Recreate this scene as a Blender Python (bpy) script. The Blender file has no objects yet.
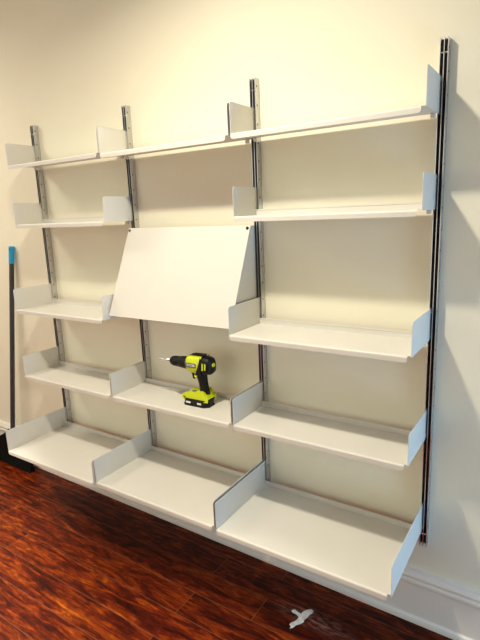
import bpy, bmesh, math
from mathutils import Matrix, Vector

S = bpy.context.scene
COL = S.collection

# ------------------------------------------------------------------ helpers
def link(name, bm, mats, parent=None, smooth=False):
    bmesh.ops.recalc_face_normals(bm, faces=bm.faces[:])
    me = bpy.data.meshes.new(name)
    bm.to_mesh(me); bm.free()
    for m in (mats if isinstance(mats, (list, tuple)) else [mats]):
        me.materials.append(m)
    if smooth:
        me.polygons.foreach_set('use_smooth', [True]*len(me.polygons))
        try: me.set_sharp_from_angle(angle=math.radians(38))
        except Exception: pass
    o = bpy.data.objects.new(name, me)
    COL.objects.link(o)
    if parent: o.parent = parent
    return o

def tag(o, label, cat, group=None):
    o['label'] = label; o['category'] = cat
    if group: o['group'] = group
    return o

def thing(name, label, cat, loc=(0, 0, 0), rz=0.0, group=None):
    o = bpy.data.objects.new(name, None); COL.objects.link(o)
    o.empty_display_size = 0.05
    o.location = loc; o.rotation_euler = (0, 0, rz)
    return tag(o, label, cat, group)

def structure(o):
    o['kind'] = 'structure'; return o

def box(bm, x0, x1, y0, y1, z0, z1, mi=0):
    v = [bm.verts.new(p) for p in ((x0,y0,z0),(x1,y0,z0),(x1,y1,z0),(x0,y1,z0),
                                   (x0,y0,z1),(x1,y0,z1),(x1,y1,z1),(x0,y1,z1))]
    for f in ((3,2,1,0),(4,5,6,7),(0,1,5,4),(1,2,6,5),(2,3,7,6),(3,0,4,7)):
        bm.faces.new([v[i] for i in f]).material_index = mi

def extrude(bm, poly, fn, a, b, mi=0):
    """solid between fn(p, a) and fn(p, b) for a closed 2-D outline"""
    A = [bm.verts.new(fn(p, a)) for p in poly]
    B = [bm.verts.new(fn(p, b)) for p in poly]
    n = len(poly)
    fs = [bm.faces.new(A), bm.faces.new(B[::-1])]
    for i in range(n):
        fs.append(bm.faces.new((A[i], A[(i+1) % n], B[(i+1) % n], B[i])))
    for f in fs: f.material_index = mi
    return A + B

YZ = lambda p, x: (x, p[0], p[1])     # outline in y-z, pushed along x
XZ = lambda p, y: (p[0], y, p[1])     # outline in x-z, pushed along y
XY = lambda p, z: (p[0], p[1], z)

def arc(cx, cy, r, a0, a1, n=5):
    return [(cx + r*math.cos(math.radians(a0+(a1-a0)*i/n)),
             cy + r*math.sin(math.radians(a0+(a1-a0)*i/n))) for i in range(n+1)]

def rrect(x0, x1, y0, y1, r, n=4):
    return (arc(x1-r, y1-r, r, 0, 90, n) + arc(x0+r, y1-r, r, 90, 180, n) +
            arc(x0+r, y0+r, r, 180, 270, n) + arc(x1-r, y0+r, r, 270, 360, n))

def bevel(bm, w, seg=2):
    bmesh.ops.remove_doubles(bm, verts=bm.verts[:], dist=1e-6)
    bmesh.ops.bevel(bm, geom=bm.edges[:], offset=w, segments=seg, affect='EDGES', clamp_overlap=True)

def loft(bm, rings, mi=0, n=24, axis='x', p=2.6):
    """rings: (t, c1, c2, r1, r2) superellipse sections along an axis"""
    L = []
    for t, c1, c2, r1, r2 in rings:
        ring = []
        for i in range(n):
            a = 2*math.pi*i/n
            c, s = math.cos(a), math.sin(a)
            u = c1 + r1*math.copysign(abs(c)**(2/p), c)
            w = c2 + r2*math.copysign(abs(s)**(2/p), s)
            ring.append(bm.verts.new((t, u, w) if axis == 'x' else (u, w, t)))
        L.append(ring)
    for A, B in zip(L, L[1:]):
        for i in range(n):
            bm.faces.new((A[i], A[(i+1) % n], B[(i+1) % n], B[i])).material_index = mi
    bm.faces.new(L[0]).material_index = mi
    bm.faces.new(L[-1]).material_index = mi

def tube(bm, p, q, r0, r1=None, n=20, mi=0):
    p, q = Vector(p), Vector(q); r1 = r0 if r1 is None else r1
    d = (q-p).normalized()
    a = d.orthogonal().normalized(); b = d.cross(a)
    A = [bm.verts.new(p + r0*(a*math.cos(t) + b*math.sin(t))) for t in [2*math.pi*i/n for i in range(n)]]
    B = [bm.verts.new(q + r1*(a*math.cos(t) + b*math.sin(t))) for t in [2*math.pi*i/n for i in range(n)]]
    for i in range(n):
        bm.faces.new((A[i], A[(i+1) % n], B[(i+1) % n], B[i])).material_index = mi
    bm.faces.new(A).material_index = mi; bm.faces.new(B).material_index = mi

# ---------------------------------------------------------------- materials
def mat(name, col, rough=0.5, metal=0.0, noise=0.0, nscale=20.0, bump=0.0, bscale=200.0, spec=0.5):
    m = bpy.data.materials.new(name); m.use_nodes = True
    nt = m.node_tree; N = nt.nodes; b = N['Principled BSDF']
    b.inputs['Base Color'].default_value = (*col, 1)
    b.inputs['Roughness'].default_value = rough
    b.inputs['Metallic'].default_value = metal
    b.inputs['Specular IOR Level'].default_value = spec
    tc = N.new('ShaderNodeTexCoord')
    if noise:
        n = N.new('ShaderNodeTexNoise'); n.inputs['Scale'].default_value = nscale
        n.inputs['Detail'].default_value = 4
        nt.links.new(tc.outputs['Object'], n.inputs['Vector'])
        r = N.new('ShaderNodeValToRGB')
        r.color_ramp.elements[0].position = .3; r.color_ramp.elements[1].position = .7
        r.color_ramp.elements[0].color = (*[c*(1-noise) for c in col], 1)
        r.color_ramp.elements[1].color = (*[min(1, c*(1+noise)) for c in col], 1)
        nt.links.new(n.outputs['Fac'], r.inputs['Fac'])
        nt.links.new(r.outputs['Color'], b.inputs['Base Color'])
    if bump:
        n2 = N.new('ShaderNodeTexNoise'); n2.inputs['Scale'].default_value = bscale
        n2.inputs['Detail'].default_value = 3
        nt.links.new(tc.outputs['Object'], n2.inputs['Vector'])
        bp = N.new('ShaderNodeBump'); bp.inputs['Strength'].default_value = bump
        bp.inputs['Distance'].default_value = 0.002
        nt.links.new(n2.outputs['Fac'], bp.inputs['Height'])
        nt.links.new(bp.outputs['Normal'], b.inputs['Normal'])
    return m

M_WALL   = mat('wall_paint', (.855, .83, .675), .75, noise=.012, nscale=3, bump=.12, bscale=90)
M_CEIL   = mat('ceiling_paint', (.85, .82, .76), .8, noise=.01, nscale=3)
M_TRIM   = mat('trim_paint', (.80, .77, .71), .38, noise=.015, nscale=8)
M_SHELF  = mat('shelf_enamel', (.72, .71, .66), .42, noise=.012, nscale=6)
M_ALU    = mat('anodised_aluminium', (.60, .60, .61), .33, metal=1.0, noise=.05, nscale=30)
M_PIN    = mat('pin_steel', (.85, .85, .86), .18, metal=1.0, noise=.03, nscale=60)
M_RECESS_SHADE   = mat('recess_shade', (.012, .012, .014), .6, noise=.1, nscale=50)  # near-black standing in for shade inside holes and track slots
M_BLACK  = mat('black_rubber', (.006, .006, .0065), .5, noise=.15, nscale=60, bump=.15, bscale=500, spec=.3)
M_LIME   = mat('lime_plastic', (.66, .78, .014), .36, noise=.03, nscale=40)
M_STEEL  = mat('drill_steel', (.70, .70, .72), .28, metal=1.0, noise=.05, nscale=90)
M_BADGE  = mat('badge_grey', (.10, .105, .10), .4, noise=.05, nscale=80)
M_INK    = mat('badge_white', (.75, .76, .74), .5, noise=.02, nscale=80)
M_POLE   = mat('pole_grey', (.040, .041, .047), .42, noise=.08, nscale=40)
M_GRIP   = mat('grip_blue', (.004, .33, .66), .38, noise=.03, nscale=40)
M_BRUSH  = mat('bristle_black', (.005, .005, .005), .9, noise=.2, nscale=120, spec=.1)
M_PAINT  = mat('dried_plaster', (.62, .64, .62), .8, noise=.22, nscale=60, bump=.4, bscale=220)
M_BUMP   = mat('buffer_brown', (.16, .11, .075), .6, noise=.05, nscale=60)

def floor_mat():
    m = bpy.data.materials.new('mahogany_planks'); m.use_nodes = True
    nt = m.node_tree; N = nt.nodes; Lk = nt.links.new; b = N['Principled BSDF']
    tc = N.new('ShaderNodeTexCoord')
    mp = N.new('ShaderNodeMapping'); mp.inputs['Location'].default_value = (-1.171, .345, 0)
    Lk(tc.outputs['Object'], mp.inputs['Vector'])
    def brick(c1, c2, mortar, ms):
        t = N.new('ShaderNodeTexBrick')
        t.offset = .777; t.offset_frequency = 2; t.squash_frequency = 2
        t.inputs['Scale'].default_value = 1; t.inputs['Brick Width'].default_value = 1.25
        t.inputs['Row Height'].default_value = .127; t.inputs['Mortar Size'].default_value = ms
        t.inputs['Mortar Smooth'].default_value = .15; t.inputs['Bias'].default_value = 0
        t.inputs['Color1'].default_value = (*c1, 1); t.inputs['Color2'].default_value = (*c2, 1)
        t.inputs['Mortar'].default_value = (*mortar, 1)
        Lk(mp.outputs['Vector'], t.inputs['Vector']); return t
    rnd = brick((0, 0, 0), (1, 1, 1), (.5, .5, .5), .0)
    # grain: noise stretched along the plank, shifted plank by plank
    add = N.new('ShaderNodeVectorMath'); add.operation = 'MULTIPLY_ADD'
    Lk(rnd.outputs['Color'], add.inputs[0]); add.inputs[1].default_value = (7, 3, 0)
    Lk(mp.outputs['Vector'], add.inputs[2])
    ms = N.new('ShaderNodeMapping'); ms.inputs['Scale'].default_value = (2.6, 20, 1)
    Lk(add.outputs[0], ms.inputs['Vector'])
    n1 = N.new('ShaderNodeTexNoise'); n1.inputs['Scale'].default_value = 1.5
    n1.inputs['Detail'].default_value = 9; n1.inputs['Roughness'].default_value = .68
    n1.inputs['Distortion'].default_value = 1.3
    Lk(ms.outputs['Vector'], n1.inputs['Vector'])
    r1 = N.new('ShaderNodeValToRGB'); e = r1.color_ramp.elements
    e[0].position = .34; e[0].color = (.016, .0020, .0008, 1)
    e[1].position = .74; e[1].color = (.43, .118, .009, 1)
    k = r1.color_ramp.elements.new(.47); k.color = (.074, .0070, .0014, 1)
    k = r1.color_ramp.elements.new(.60); k.color = (.195, .031, .0028, 1)
    Lk(n1.outputs['Fac'], r1.inputs['Fac'])
    # plank-to-plank tone
    mix = N.new('ShaderNodeMix'); mix.data_type = 'RGBA'; mix.blend_type = 'MULTIPLY'
    rr = N.new('ShaderNodeValToRGB'); rr.color_ramp.elements[0].color = (.72, .66, .62, 1)
    rr.color_ramp.elements[1].color = (1.15, 1.15, 1.1, 1)
    Lk(rnd.outputs['Color'], rr.inputs['Fac'])
    mix.inputs['Factor'].default_value = 1
    Lk(r1.outputs['Color'], mix.inputs['A']); Lk(rr.outputs['Color'], mix.inputs['B'])
    # fine fleck
    n2 = N.new('ShaderNodeTexNoise'); n2.inputs['Scale'].default_value = 38
    n2.inputs['Detail'].default_value = 5; n2.inputs['Distortion'].default_value = .8
    m2 = N.new('ShaderNodeMapping'); m2.inputs['Scale'].default_value = (.55, 1.6, 1)
    Lk(add.outputs[0], m2.inputs['Vector']); Lk(m2.outputs['Vector'], n2.inputs['Vector'])
    r2 = N.new('ShaderNodeValToRGB'); r2.color_ramp.elements[0].position = .36
    r2.color_ramp.elements[0].color = (.55, .50, .48, 1); r2.color_ramp.elements[1].position = .62
    r2.color_ramp.elements[1].color = (1.12, 1.12, 1.1, 1)
    Lk(n2.outputs['Fac'], r2.inputs['Fac'])
    mx2 = N.new('ShaderNodeMix'); mx2.data_type = 'RGBA'; mx2.blend_type = 'MULTIPLY'
    mx2.inputs['Factor'].default_value = 1.0
    Lk(mix.outputs['Result'], mx2.inputs['A']); Lk(r2.outputs['Color'], mx2.inputs['B'])
    # dusty scuff trailing off from the plaster smear (its own shape on the boards)
    mpd = N.new('ShaderNodeMapping'); mpd.inputs['Location'].default_value = (-1.66, .215, 0)
    Lk(tc.outputs['Object'], mpd.inputs['Vector'])
    mpd2 = N.new('ShaderNodeMapping'); mpd2.inputs['Rotation'].default_value = (0, 0, math.radians(14))
    mpd2.inputs['Scale'].default_value = (5.2, 17, 1)
    Lk(mpd.outputs['Vector'], mpd2.inputs['Vector'])
    ln = N.new('ShaderNodeVectorMath'); ln.operation = 'LENGTH'; Lk(mpd2.outputs['Vector'], ln.inputs[0])
    mr = N.new('ShaderNodeMapRange'); mr.inputs['From Min'].default_value = 1.0
    mr.inputs['From Max'].default_value = .1; Lk(ln.outputs['Value'], mr.inputs['Value'])
    n3 = N.new('ShaderNodeTexNoise'); n3.inputs['Scale'].default_value = 5; n3.inputs['Detail'].default_value = 5
    Lk(mpd2.outputs['Vector'], n3.inputs['Vector'])
    r3 = N.new('ShaderNodeMapRange'); r3.inputs['From Min'].default_value = .45; r3.inputs['From Max'].default_value = .75
    Lk(n3.outputs['Fac'], r3.inputs['Value'])
    mm = N.new('ShaderNodeMath'); mm.operation = 'MULTIPLY'
    Lk(mr.outputs['Result'], mm.inputs[0]); Lk(r3.outputs['Result'], mm.inputs[1])
    mm2 = N.new('ShaderNodeMath'); mm2.operation = 'MULTIPLY'; mm2.inputs[1].default_value = .42
    Lk(mm.outputs[0], mm2.inputs[0])
    mxd = N.new('ShaderNodeMix'); mxd.data_type = 'RGBA'
    Lk(mm2.outputs[0], mxd.inputs['Factor']); Lk(mx2.outputs['Result'], mxd.inputs['A'])
    mxd.inputs['B'].default_value = (.46, .40, .40, 1)
    # seams
    sm = brick((1, 1, 1), (1, 1, 1), (0, 0, 0), .0010)
    mx3 = N.new('ShaderNodeMix'); mx3.data_type = 'RGBA'
    Lk(sm.outputs['Fac'], mx3.inputs['Factor']); Lk(mxd.outputs['Result'], mx3.inputs['A'])
    mx3.inputs['B'].default_value = (.17, .062, .030, 1)
    Lk(mx3.outputs['Result'], b.inputs['Base Color'])
    b.inputs['Roughness'].default_value = .42
    b.inputs['Specular IOR Level'].default_value = .14
    bp = N.new('ShaderNodeBump'); bp.inputs['Strength'].default_value = .10; bp.inputs['Distance'].default_value = .002
    Lk(n1.outputs['Fac'], bp.inputs['Height']); Lk(bp.outputs['Normal'], b.inputs['Normal'])
    return m
M_FLOOR = floor_mat()

# -------------------------------------------------------------- room shell
CEIL = 2.86
XL, XR, YF = -2.6, 3.9, -4.6
# the old floor runs slightly downhill to the right; the baseboard follows it
TILT, TX0 = .013, 1.75
def downhill(bm):
    for v in bm.verts: v.co.z += TILT*(TX0-v.co.x)
bm = bmesh.new(); box(bm, XL, XR, YF, 0, -.05, 0); downhill(bm); structure(link('floor', bm, M_FLOOR))
bm = bmesh.new(); box(bm, XL, XR, 0, .06, -.10, CEIL); structure(link('wall_back', bm, M_WALL))
bm = bmesh.new(); box(bm, XL, XR, YF, .06, CEIL, CEIL+.05); structure(link('ceiling', bm, M_CEIL))
bm = bmesh.new(); box(bm, XL-.06, XL, YF, .06, -.10, CEIL); structure(link('wall_left', bm, M_WALL))
# right wall with a low window opening close to the corner
WY0, WY1, WZ0, WZ1 = -.90, -.06, .12, 1.15
bm = bmesh.new()
box(bm, XR, XR+.08, YF, WY0, -.10, CEIL); box(bm, XR, XR+.08, WY1, .06, -.10, CEIL)
box(bm, XR, XR+.08, WY0, WY1, -.10, WZ0); box(bm, XR, XR+.08, WY0, WY1, WZ1, CEIL)
structure(link('wall_right', bm, M_WALL))

bm = bmesh.new(); box(bm, 1.5, XR+.08, YF-.06, YF, -.10, CEIL); structure(link('front_light_blocker', bm, M_WALL))  # unseen partial wall, added to hold ambient light off the right side

# baseboard profile (y, z)
prof = [(0,0), (-.030,0), (-.030,.012), (-.027,.021), (-.020,.026), (-.019,.030), (-.019,.146),
        (-.023,.150), (-.0245,.156), (-.0245,.163), (-.0215,.167), (-.0185,.169), (-.0185,.172),
        (-.0235,.176), (-.0235,.182), (-.020,.188), (-.0150,.194), (-.0125,.200), (0,.203)]
prof = [(y, z if z < .03 else .03+(z-.03)*1.105) for y, z in prof]
bm = bmesh.new(); extrude(bm, prof, YZ, XL, XR); downhill(bm); structure(link('baseboard_back', bm, M_TRIM))

# --------------------------------------------------------------- shelving
P = .67
TX = [0, P, 2*P, 3*P]
RAIL_DX = .003
ZT, ZB = 2.052, .340
HOLE = .0667
rail_words = ['leftmost of four slotted aluminium wall tracks, behind the left ends of the left bay shelves',
              'second aluminium wall track from the left, at the upper left of the sloping panel',
              'third aluminium wall track from the left, at the upper right of the sloping panel',
              'rightmost and nearest aluminium wall track, its side face open to bare wall']
FD = .030
for i, x in enumerate(TX):
    r = thing('wall_track', rail_words[i], 'shelf track', (x+RAIL_DX, 0, 0), 0, 'aluminium tracks screwed to the wall')
    bm = bmesh.new()
    w, t = .0125, .0022
    e = [(-w,-.0002), (-w,-FD), (-w+t,-FD), (-w+t,-.004), (-t/2,-.004), (-t/2,-FD), (t/2,-FD), (t/2,-.004),
         (w-t,-.004), (w-t,-FD), (w,-FD), (w,-.0002)]
    extrude(bm, e, XY, ZB, ZT)
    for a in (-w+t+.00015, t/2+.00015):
        box(bm, a, a+w-1.5*t-.0003, -.0060, -.0039, ZB, ZT, 1)  # dark strips on the slot floors, painted in as the slots' shade
    link('rail', bm, [M_ALU, M_RECESS_SHADE], r)
    bm = bmesh.new()
    z = ZT-.028
    k = 0
    while z > ZB+.01:
        # hole mouths on the outer cheeks
        for sx in (-1, 1):
            tube(bm, (sx*(w-.0003), -.019, z), (sx*(w+.00025), -.019, z), .0032, n=12)
        z -= HOLE
    link('pin_hole', bm, M_RECESS_SHADE, r)['kind'] = 'stuff'
    for z in (ZT-.042, ZB+.05):
        bm = bmesh.new(); tube(bm, (-w-.0008, -.024, z), (w+.0012, -.024, z), .0026, n=10)
        link('cross_pin', bm, M_PIN, r)

ROW = {'A': 1.841, 'B': 1.556, 'C': 1.126, 'D': .768, 'E': .405}
DEP = {'A': .192, 'B': .192, 'C': .254, 'D': .253, 'E': .396}
HT  = {'A': .1056, 'B': .1056, 'C': .1056, 'D': .1056, 'E': .110}
FINE = {('A',0): (1.8445, .192), ('A',1): (1.839, .192), ('A',2): (1.842, .190), ('E',0): (.399, .403), ('E',2): (.4005, .398)}
G = .0052
LIPH = .020

def panel_mesh(bm, x, d, h, side):
    r = .011
    out = [(-.006, -.003), (-d, -.003)] + arc(-d+r, h-r, r, 180, 90, 5) + [(-.006, h)]
    extrude(bm, out, YZ, x-.0008, x+.0008)

def make_shelf(row, bay, label, group):
    d, h = DEP[row], HT[row]
    z, d = FINE.get((row, bay), (ROW[row], d))
    o = thing('metal_shelf', label, 'shelf', (TX[bay], 0, z), 0, group)
    xa, xb = G+.0009, P-G-.0009
    bm = bmesh.new()
    # folded sheet: rear upstand with a hem, flat tray, rolled front
    yb = -.0345
    sec = [(yb, .022), (yb-.004, .022), (yb-.004, .0185), (yb-.0022, .0185), (yb-.0022, 0.0), (-d+.007, 0.0)]
    sec += [(-d+.007, -.0016), (yb, -.0016)]
    extrude(bm, sec, YZ, xa, xb)
    # rolled bend and front lip, lip corners rounded; right end stops short of the end panel
    la, lb = xa-.002, xb-.012
    R = .007
    outer = arc(-d+R, -R, R, 90, 180, 5); inner = arc(-d+R, -R, R-.0016, 180, 90, 5)
    extrude(bm, outer+inner, YZ, la, lb)
    rc = .010
    zt, zb = -R, -LIPH
    lip = [(la, zt)] + arc(la+rc, zb+rc, rc, 180, 270, 5) + arc(lb-rc, zb+rc, rc, 270, 360, 5) + [(lb, zt)]
    extrude(bm, lip, XZ, -d, -d+.0016)
    link('tray', bm, M_SHELF, o)
    for s, x in ((0, G), (1, P-G)):
        bm = bmesh.new(); panel_mesh(bm, x, d, h, s)
        link('end_panel', bm, M_SHELF, o)
    for s, x in ((0, xa+.012), (1, xb-.012)):
        bm = bmesh.new()
        box(bm, x-.007, x+.007, -.050, -.036, -.016, -.0016)
        bevel(bm, .002, 1)
        link('support_tab', bm, M_SHELF, o)
    for x in (G, P-G):
        for z in (.012, h-.012):
            bm = bmesh.new(); s = -1 if x < P/2 else 1
            tube(bm, (x-.0046, -.0255, z), (x+.0046, -.0255, z), .0022, n=10)
            link('pin', bm, M_PIN, o)
    return o

BAYN = ['left', 'middle', 'right']
shelf_labels = {
    ('A',0): 'shallow white metal shelf at the very top of the left bay, empty',
    ('A',1): 'shallow white metal shelf at the top of the middle bay, above the sloping panel',
    ('A',2): 'shallow white metal shelf at the top of the right bay, seen from below',
    ('B',0): 'shallow white metal shelf second from the top in the left bay, seen edge-on',
    ('B',2): 'shallow white metal shelf second from the top in the right bay, seen edge-on',
    ('C',0): 'white metal shelf in the left bay beside the bottom left corner of the sloping panel',
    ('C',2): 'white metal shelf third down in the right bay, overlapping the sloping panel',
    ('D',0): 'empty white metal shelf directly above the deep bottom shelf in the left bay',
    ('D',1): 'white metal shelf carrying the lime and black drill',
    ('D',2): 'empty white metal shelf directly above the deep bottom shelf in the right bay',
    ('E',0): 'deep white bottom shelf of the left bay, beside the black broom head',
    ('E',1): 'deep white bottom shelf of the middle bay, below the drill',
    ('E',2): 'deep white bottom shelf of the right bay, largest in view, nearest the baseboard',
}
for (row, bay), lab in shelf_labels.items():
    make_shelf(row, bay, lab, 'deep bottom shelves' if row == 'E' else 'white metal wall shelves')

# sloping display panel unit in the middle bay
t = thing('sloping_shelf', 'white sloping panel unit hung between middle tracks above the drill', 'sloping shelf', (P, 0, 1.140))
H, yt, yb_ = .378, -.055, -.222
bm = bmesh.new()
n = Vector((0, -(H), -(yt-yb_))).normalized()
q = [(yt, H), (yb_, 0)]
off = (-.0035*H/math.hypot(H, .167), .0035*.167/math.hypot(H, .167))
sec = [(yt, H), (yt+off[0], H+off[1]), (yb_+off[0], off[1]), (yb_, 0)]
extrude(bm, sec, YZ, .0035, P-.0075)
link('front_panel', bm, M_SHELF, t)
for x in (G+.0006, P-G-.0034):
    bm = bmesh.new()
    extrude(bm, [(-.006, H), (yt+.002, H-.001), (yb_+.003, .002), (yb_+.012, -.004), (-.006, -.004)], YZ, x-.0008, x+.0008)
    link('side_panel', bm, M_SHELF, t)
bm = bmesh.new()
box(bm, G+.002, P-G-.005, yb_+.010, -.036, -.003, -.0014)
link('floor_plate', bm, M_SHELF, t)
for x, m in ((.013, M_BUMP), (P-.019, M_BLACK)):
    bm = bmesh.new()
    c = Vector((x, yt+off[0]+.011*(yb_-yt)/H, H-.011+off[1]))
    tube(bm, c, c+Vector((0, off[0], off[1]))*1.2, .0065, .0055, n=14)
    o = link('buffer', bm, m, t); o['label'] = 'black rubber buffer' if m is M_BLACK else 'brown rubber buffer'

# -------------------------------------------------------------------- drill
dr = thing('cordless_drill', 'lime green and black cordless drill standing on the middle shelf', 'drill',
           (1.091, -.139, .768), .03)
def part(name, bm, m, par=dr, smooth=True): return link(name, bm, m, par, smooth)
AX, AC = .178, .174
dr.scale = (.95, .95, 1.03)
# battery
bm = bmesh.new()
ch = [(-.066,-.022), (-.052,-.036), (.050,-.036), (.068,-.020), (.068,.020), (.050,.036), (-.052,.036), (-.066,.022)]
extrude(bm, ch, XY, 0.0, .031); bevel(bm, .0035, 2)
bat = part('battery', bm, M_BLACK)
for x0, x1 in ((-.048,-.022), (.014,.036)):
    bm = bmesh.new(); extrude(bm, rrect(x0, x1, .010, .018, .002), XZ, -.0355, -.0364)
    part('battery_marking', bm, M_INK, bat)
# lime foot above it
bm = bmesh.new()
ft = [(-.064,.028), (.066,.028), (.067,.040), (.052,.050), (.046,.066), (.004,.058), (-.006,.053), (-.040,.053), (-.064,.042)]
extrude(bm, ft, XZ, -.0345, .0345); bevel(bm, .005, 2)
foot = part('foot', bm, M_LIME)
bm = bmesh.new(); box(bm, -.036, -.012, -.010, .010, .0530, .0536); part('foot_badge', bm, M_BADGE, foot)
bm = bmesh.new(); box(bm, -.0648, -.050, -.0352, -.030, .034, .0375); part('latch', bm, M_BLACK, foot)
# handle, leaning back towards the foot
bm = bmesh.new()
loft(bm, [(.052,.036,0,.025,.0175), (.075,.034,0,.0215,.0165), (.100,.030,0,.021,.0165), (.125,.026,0,.0235,.0175), (.150,.024,0,.027,.019)], axis='z', p=2.4)
hd = part('handle', bm, M_BLACK)
bm = bmesh.new()
pts = [(.004,.142), (.012,.120), (.018,.098), (.022,.076), (.024,.060)]
for a, b2 in zip(pts, pts[1:]):
    tube(bm, (a[0], -.0178, a[1]), (b2[0], -.0178, b2[1]), .0014, n=8)
part('grip_seam', bm, M_BADGE, hd)
bm = bmesh.new()
extrude(bm, [(.030,.146), (.005,.146), (-.002,.126), (.004,.122), (.014,.138)], XZ, -.0205, .0205); bevel(bm, .002, 1)
part('collar', bm, M_LIME, hd)
# trigger
bm = bmesh.new()
extrude(bm, [(.002,.146), (-.020,.146), (-.024,.138), (-.019,.130), (-.018,.120), (-.015,.114), (-.008,.116), (.004,.126)], XZ, -.011, .011); bevel(bm, .003, 2)
part('trigger', bm, M_BLACK)
# body: lime motor housing
bm = bmesh.new()
loft(bm, [(-.043,0,AX-.001,.027,.029), (-.037,0,AX-.002,.0315,.0345), (-.018,0,AX-.003,.0335,.0375), (.000,0,AX-.003,.0340,.0385), (.044,0,AX-.002,.0340,.0375), (.050,0,AX-.002,.030,.033)], p=2.9)
body = part('housing', bm, M_LIME)
# black overmould at the rear, a wedge running forward under the top
bm = bmesh.new()
loft(bm, [(.041,0,AX-.002,.0348,.0385), (.060,0,AX-.003,.0350,.0375), (.078,0,AX-.004,.0325,.0345), (.086,0,AX-.005,.0255,.027), (.089,0,AX-.005,.014,.015)], p=2.9)
rear = part('motor_cap', bm, M_BLACK)
for x, hh in ((.053,.016), (.067,.013)):
    bm = bmesh.new(); extrude(bm, [(x-.0045, AX-.002-hh), (x+.0025, AX-.002-hh), (x+.005, AX+.010), (x-.002, AX+.012)], XZ, -.0358, -.0345)
    part('vent_stripe', bm, M_LIME, rear)
bm = bmesh.new(); loft(bm, [(.081,0,AX+.002,.015,.010), (.0915,0,AX+.002,.011,.007)]); part('rear_badge', bm, M_LIME, rear)
bm = bmesh.new()
extrude(bm, [(-.026,AX+.0355), (.044,AX+.0370), (.046,AX+.0405), (-.012,AX+.0390)], XZ, -.013, .013); bevel(bm, .0015, 1)
part('top_switch', bm, M_BLACK)
bm = bmesh.new()
extrude(bm, [(.014,AX-.040), (.042,AX-.040), (.042,AX+.030), (.034,AX+.006)], XZ, -.0352, .0352); bevel(bm, .0015, 1)
part('side_overmould', bm, M_BLACK, body)
# badge with the maker's lettering
bm = bmesh.new()
extrude(bm, rrect(-.036, .018, AX-.012, AX+.007, .003), XZ, -.0352, -.030)
badge = part('badge', bm, M_BADGE, body, False)
cu = bpy.data.curves.new('lettering', 'FONT'); cu.body = 'RYOBI'; cu.size = .0155; cu.extrude = .0003
cu.align_x = 'CENTER'; cu.align_y = 'CENTER'; cu.offset = .0003
tmp = bpy.data.objects.new('lettering_curve', cu); COL.objects.link(tmp)
dg = bpy.context.evaluated_depsgraph_get()
me = bpy.data.meshes.new_from_object(tmp.evaluated_get(dg))
bpy.data.objects.remove(tmp)
me.transform(Matrix.Translation((-.009, -.0356, AX-.0025)) @ Matrix.Rotation(math.pi/2, 4, 'X'))
me.materials.clear(); me.materials.append(M_INK)
lo = bpy.data.objects.new('lettering', me); COL.objects.link(lo); lo.parent = badge
# gear collar and keyless chuck
bm = bmesh.new(); loft(bm, [(-.052,0,AC,.026,.026), (-.038,0,AC,.0285,.030)], p=2.1); part('clutch_ring', bm, M_BADGE)
bm = bmesh.new()
loft(bm, [(-.150,0,AC,.008,.008), (-.148,0,AC,.0125,.0125), (-.140,0,AC,.0185,.0185), (-.130,0,AC,.0215,.0215), (-.101,0,AC,.0228,.0228),
          (-.099,0,AC,.0218,.0218), (-.097,0,AC,.0235,.0235), (-.070,0,AC,.0262,.0262), (-.050,0,AC,.0270,.0270)], p=2.0)
part('chuck', bm, M_BLACK)
bm = bmesh.new()
tube(bm, (-.148, 0, AC), (-.172, 0, AC), .0060, .0058, n=6)
tube(bm, (-.172, 0, AC), (-.218, 0, AC), .0046, n=12)
tube(bm, (-.218, 0, AC), (-.242, 0, AC), .0036, .0008, n=12)
part('bit', bm, M_STEEL)

# -------------------------------------------------------------------- broom
br = thing('broom', 'black broom with blue-tipped grey handle leaning against the wall at far left', 'broom', (-.463, -.085, TILT*(TX0+.463)))
top, low = Vector((.130, .0675, 1.403)), Vector((-.026, .004, .250))
u = (top-low).normalized()
bm = bmesh.new(); tube(bm, low, top-u*.098, .0140, n=20); link('handle', bm, M_POLE, br, True)
bm = bmesh.new()
tube(bm, top-u*.100, top-u*.004, .0158, n=20); tube(bm, top-u*.004, top, .0158, .0135, n=20)
gr = link('grip', bm, M_GRIP, br, True)
bm = bmesh.new(); tube(bm, top-u*.016+Vector((.004,-.0165,0)), top-u*.016+Vector((.004,-.0150,0)), .0045, n=12)
link('hanging_hole', bm, M_RECESS_SHADE, gr)
bm = bmesh.new()
hous = [(-.27,.105), (-.17,.178), (-.09,.218), (-.050,.240), (-.045,.256), (-.006,.256), (0,.235), (.060,.155), (.105,.085), (.095,.070), (-.26,.085)]
extrude(bm, hous, XZ, -.016, .024); bevel(bm, .004, 2)
link('head', bm, M_BRUSH, br)
bm = bmesh.new()
bris = [(-.262,.095), (.098,.082), (.122,.055), (.134,.022), (.128,.001), (-.31,.001), (-.325,.020)]
extrude(bm, bris, XZ, -.017, .014); bevel(bm, .006, 2)
link('bristles', bm, M_BRUSH, br)

# ------------------------------------------------- plaster smear on the boards
bm = bmesh.new()
ol = [(1.563,-.219), (1.572,-.207), (1.590,-.213), (1.604,-.214), (1.606,-.198), (1.617,-.181), (1.628,-.172), (1.640,-.176),
      (1.640,-.190), (1.634,-.200), (1.633,-.216), (1.627,-.236), (1.630,-.246), (1.622,-.262), (1.612,-.272), (1.606,-.292),
      (1.598,-.299), (1.596,-.288), (1.588,-.284), (1.590,-.272), (1.598,-.262), (1.603,-.246), (1.602,-.232), (1.588,-.226), (1.572,-.226)]
extrude(bm, ol, XY, .0002, .0012); downhill(bm)
tag(link('plaster_smear', bm, M_PAINT), 'pale grey cross-shaped plaster smear on the dark floorboards', 'smear')

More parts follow.
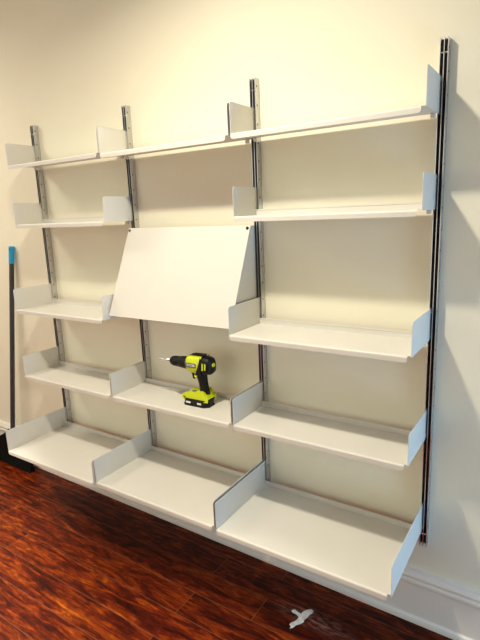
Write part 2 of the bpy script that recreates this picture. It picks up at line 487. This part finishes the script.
# ------------------------------------------------------------------ lighting
def lamp(name, kind, loc, energy, col, **kw):
    l = bpy.data.lights.new(name, kind); l.energy = energy; l.color = col
    for k, v in kw.items(): setattr(l, k, v)
    o = bpy.data.objects.new(name, l); COL.objects.link(o); o.location = loc
    return o
# recessed ceiling downlight
lamp('ceiling_lamp_and_fill', 'AREA', (1.33, -.97, 2.74), 24, (1.0, .905, .72), shape='DISK', size=.12, spread=math.radians(156))
lamp('ceiling_lamp_and_fill', 'AREA', (-1.05, -.97, 2.74), 17, (1.0, .92, .75), shape='DISK', size=.75, spread=math.radians(170))  # added soft fill, an unseen source that lifts the left wall
# two added narrow fills further into the room, unseen, to brighten the floor
lamp('floor_fill', 'AREA', (-.35, -1.65, 2.80), 52, (1.0, .92, .75), shape='DISK', size=.10, spread=math.radians(62))
lamp('floor_fill', 'AREA', (1.55, -1.75, 2.80), 26, (1.0, .92, .75), shape='DISK', size=.10, spread=math.radians(62))
# daylight through the window in the right wall
o = lamp('window_daylight', 'AREA', (XR-.02, (WY0+WY1)/2, (WZ0+WZ1)/2), 21, (.20, .56, 1.0), shape='RECTANGLE', size=WY1-WY0, size_y=WZ1-WZ0)
o.rotation_euler = (math.pi/2, 0, math.pi/2)
w = bpy.data.worlds.new('room_ambience'); S.world = w; w.use_nodes = True
bg = w.node_tree.nodes['Background']
bg.inputs['Color'].default_value = (1.0, .96, .82, 1); bg.inputs['Strength'].default_value = 1.2

# -------------------------------------------------------------------- camera
cam = bpy.data.cameras.new('camera'); co = bpy.data.objects.new('camera', cam); COL.objects.link(co)
R = Vector((0.83683873, 0.54601033, -0.03966935)); U = Vector((-0.08255804, 0.197501, 0.97682011)); F = Vector((-0.54118861, 0.81416587, -0.21035403))
m = Matrix.Identity(4)
for i in range(3):
    m[i][0], m[i][1], m[i][2] = R[i], U[i], -F[i]
m[0][3], m[1][3], m[2][3] = 2.3659, -1.7134, 1.5648
co.matrix_world = m
cam.sensor_fit = 'HORIZONTAL'; cam.sensor_width = 36; cam.lens = 36*493.96/480
cam.clip_start = .02
S.camera = co
S.view_settings.view_transform = 'Standard'; S.view_settings.look = 'None'
S.view_settings.gamma = 1; S.view_settings.use_curve_mapping = False
S.view_settings.exposure = 0.32
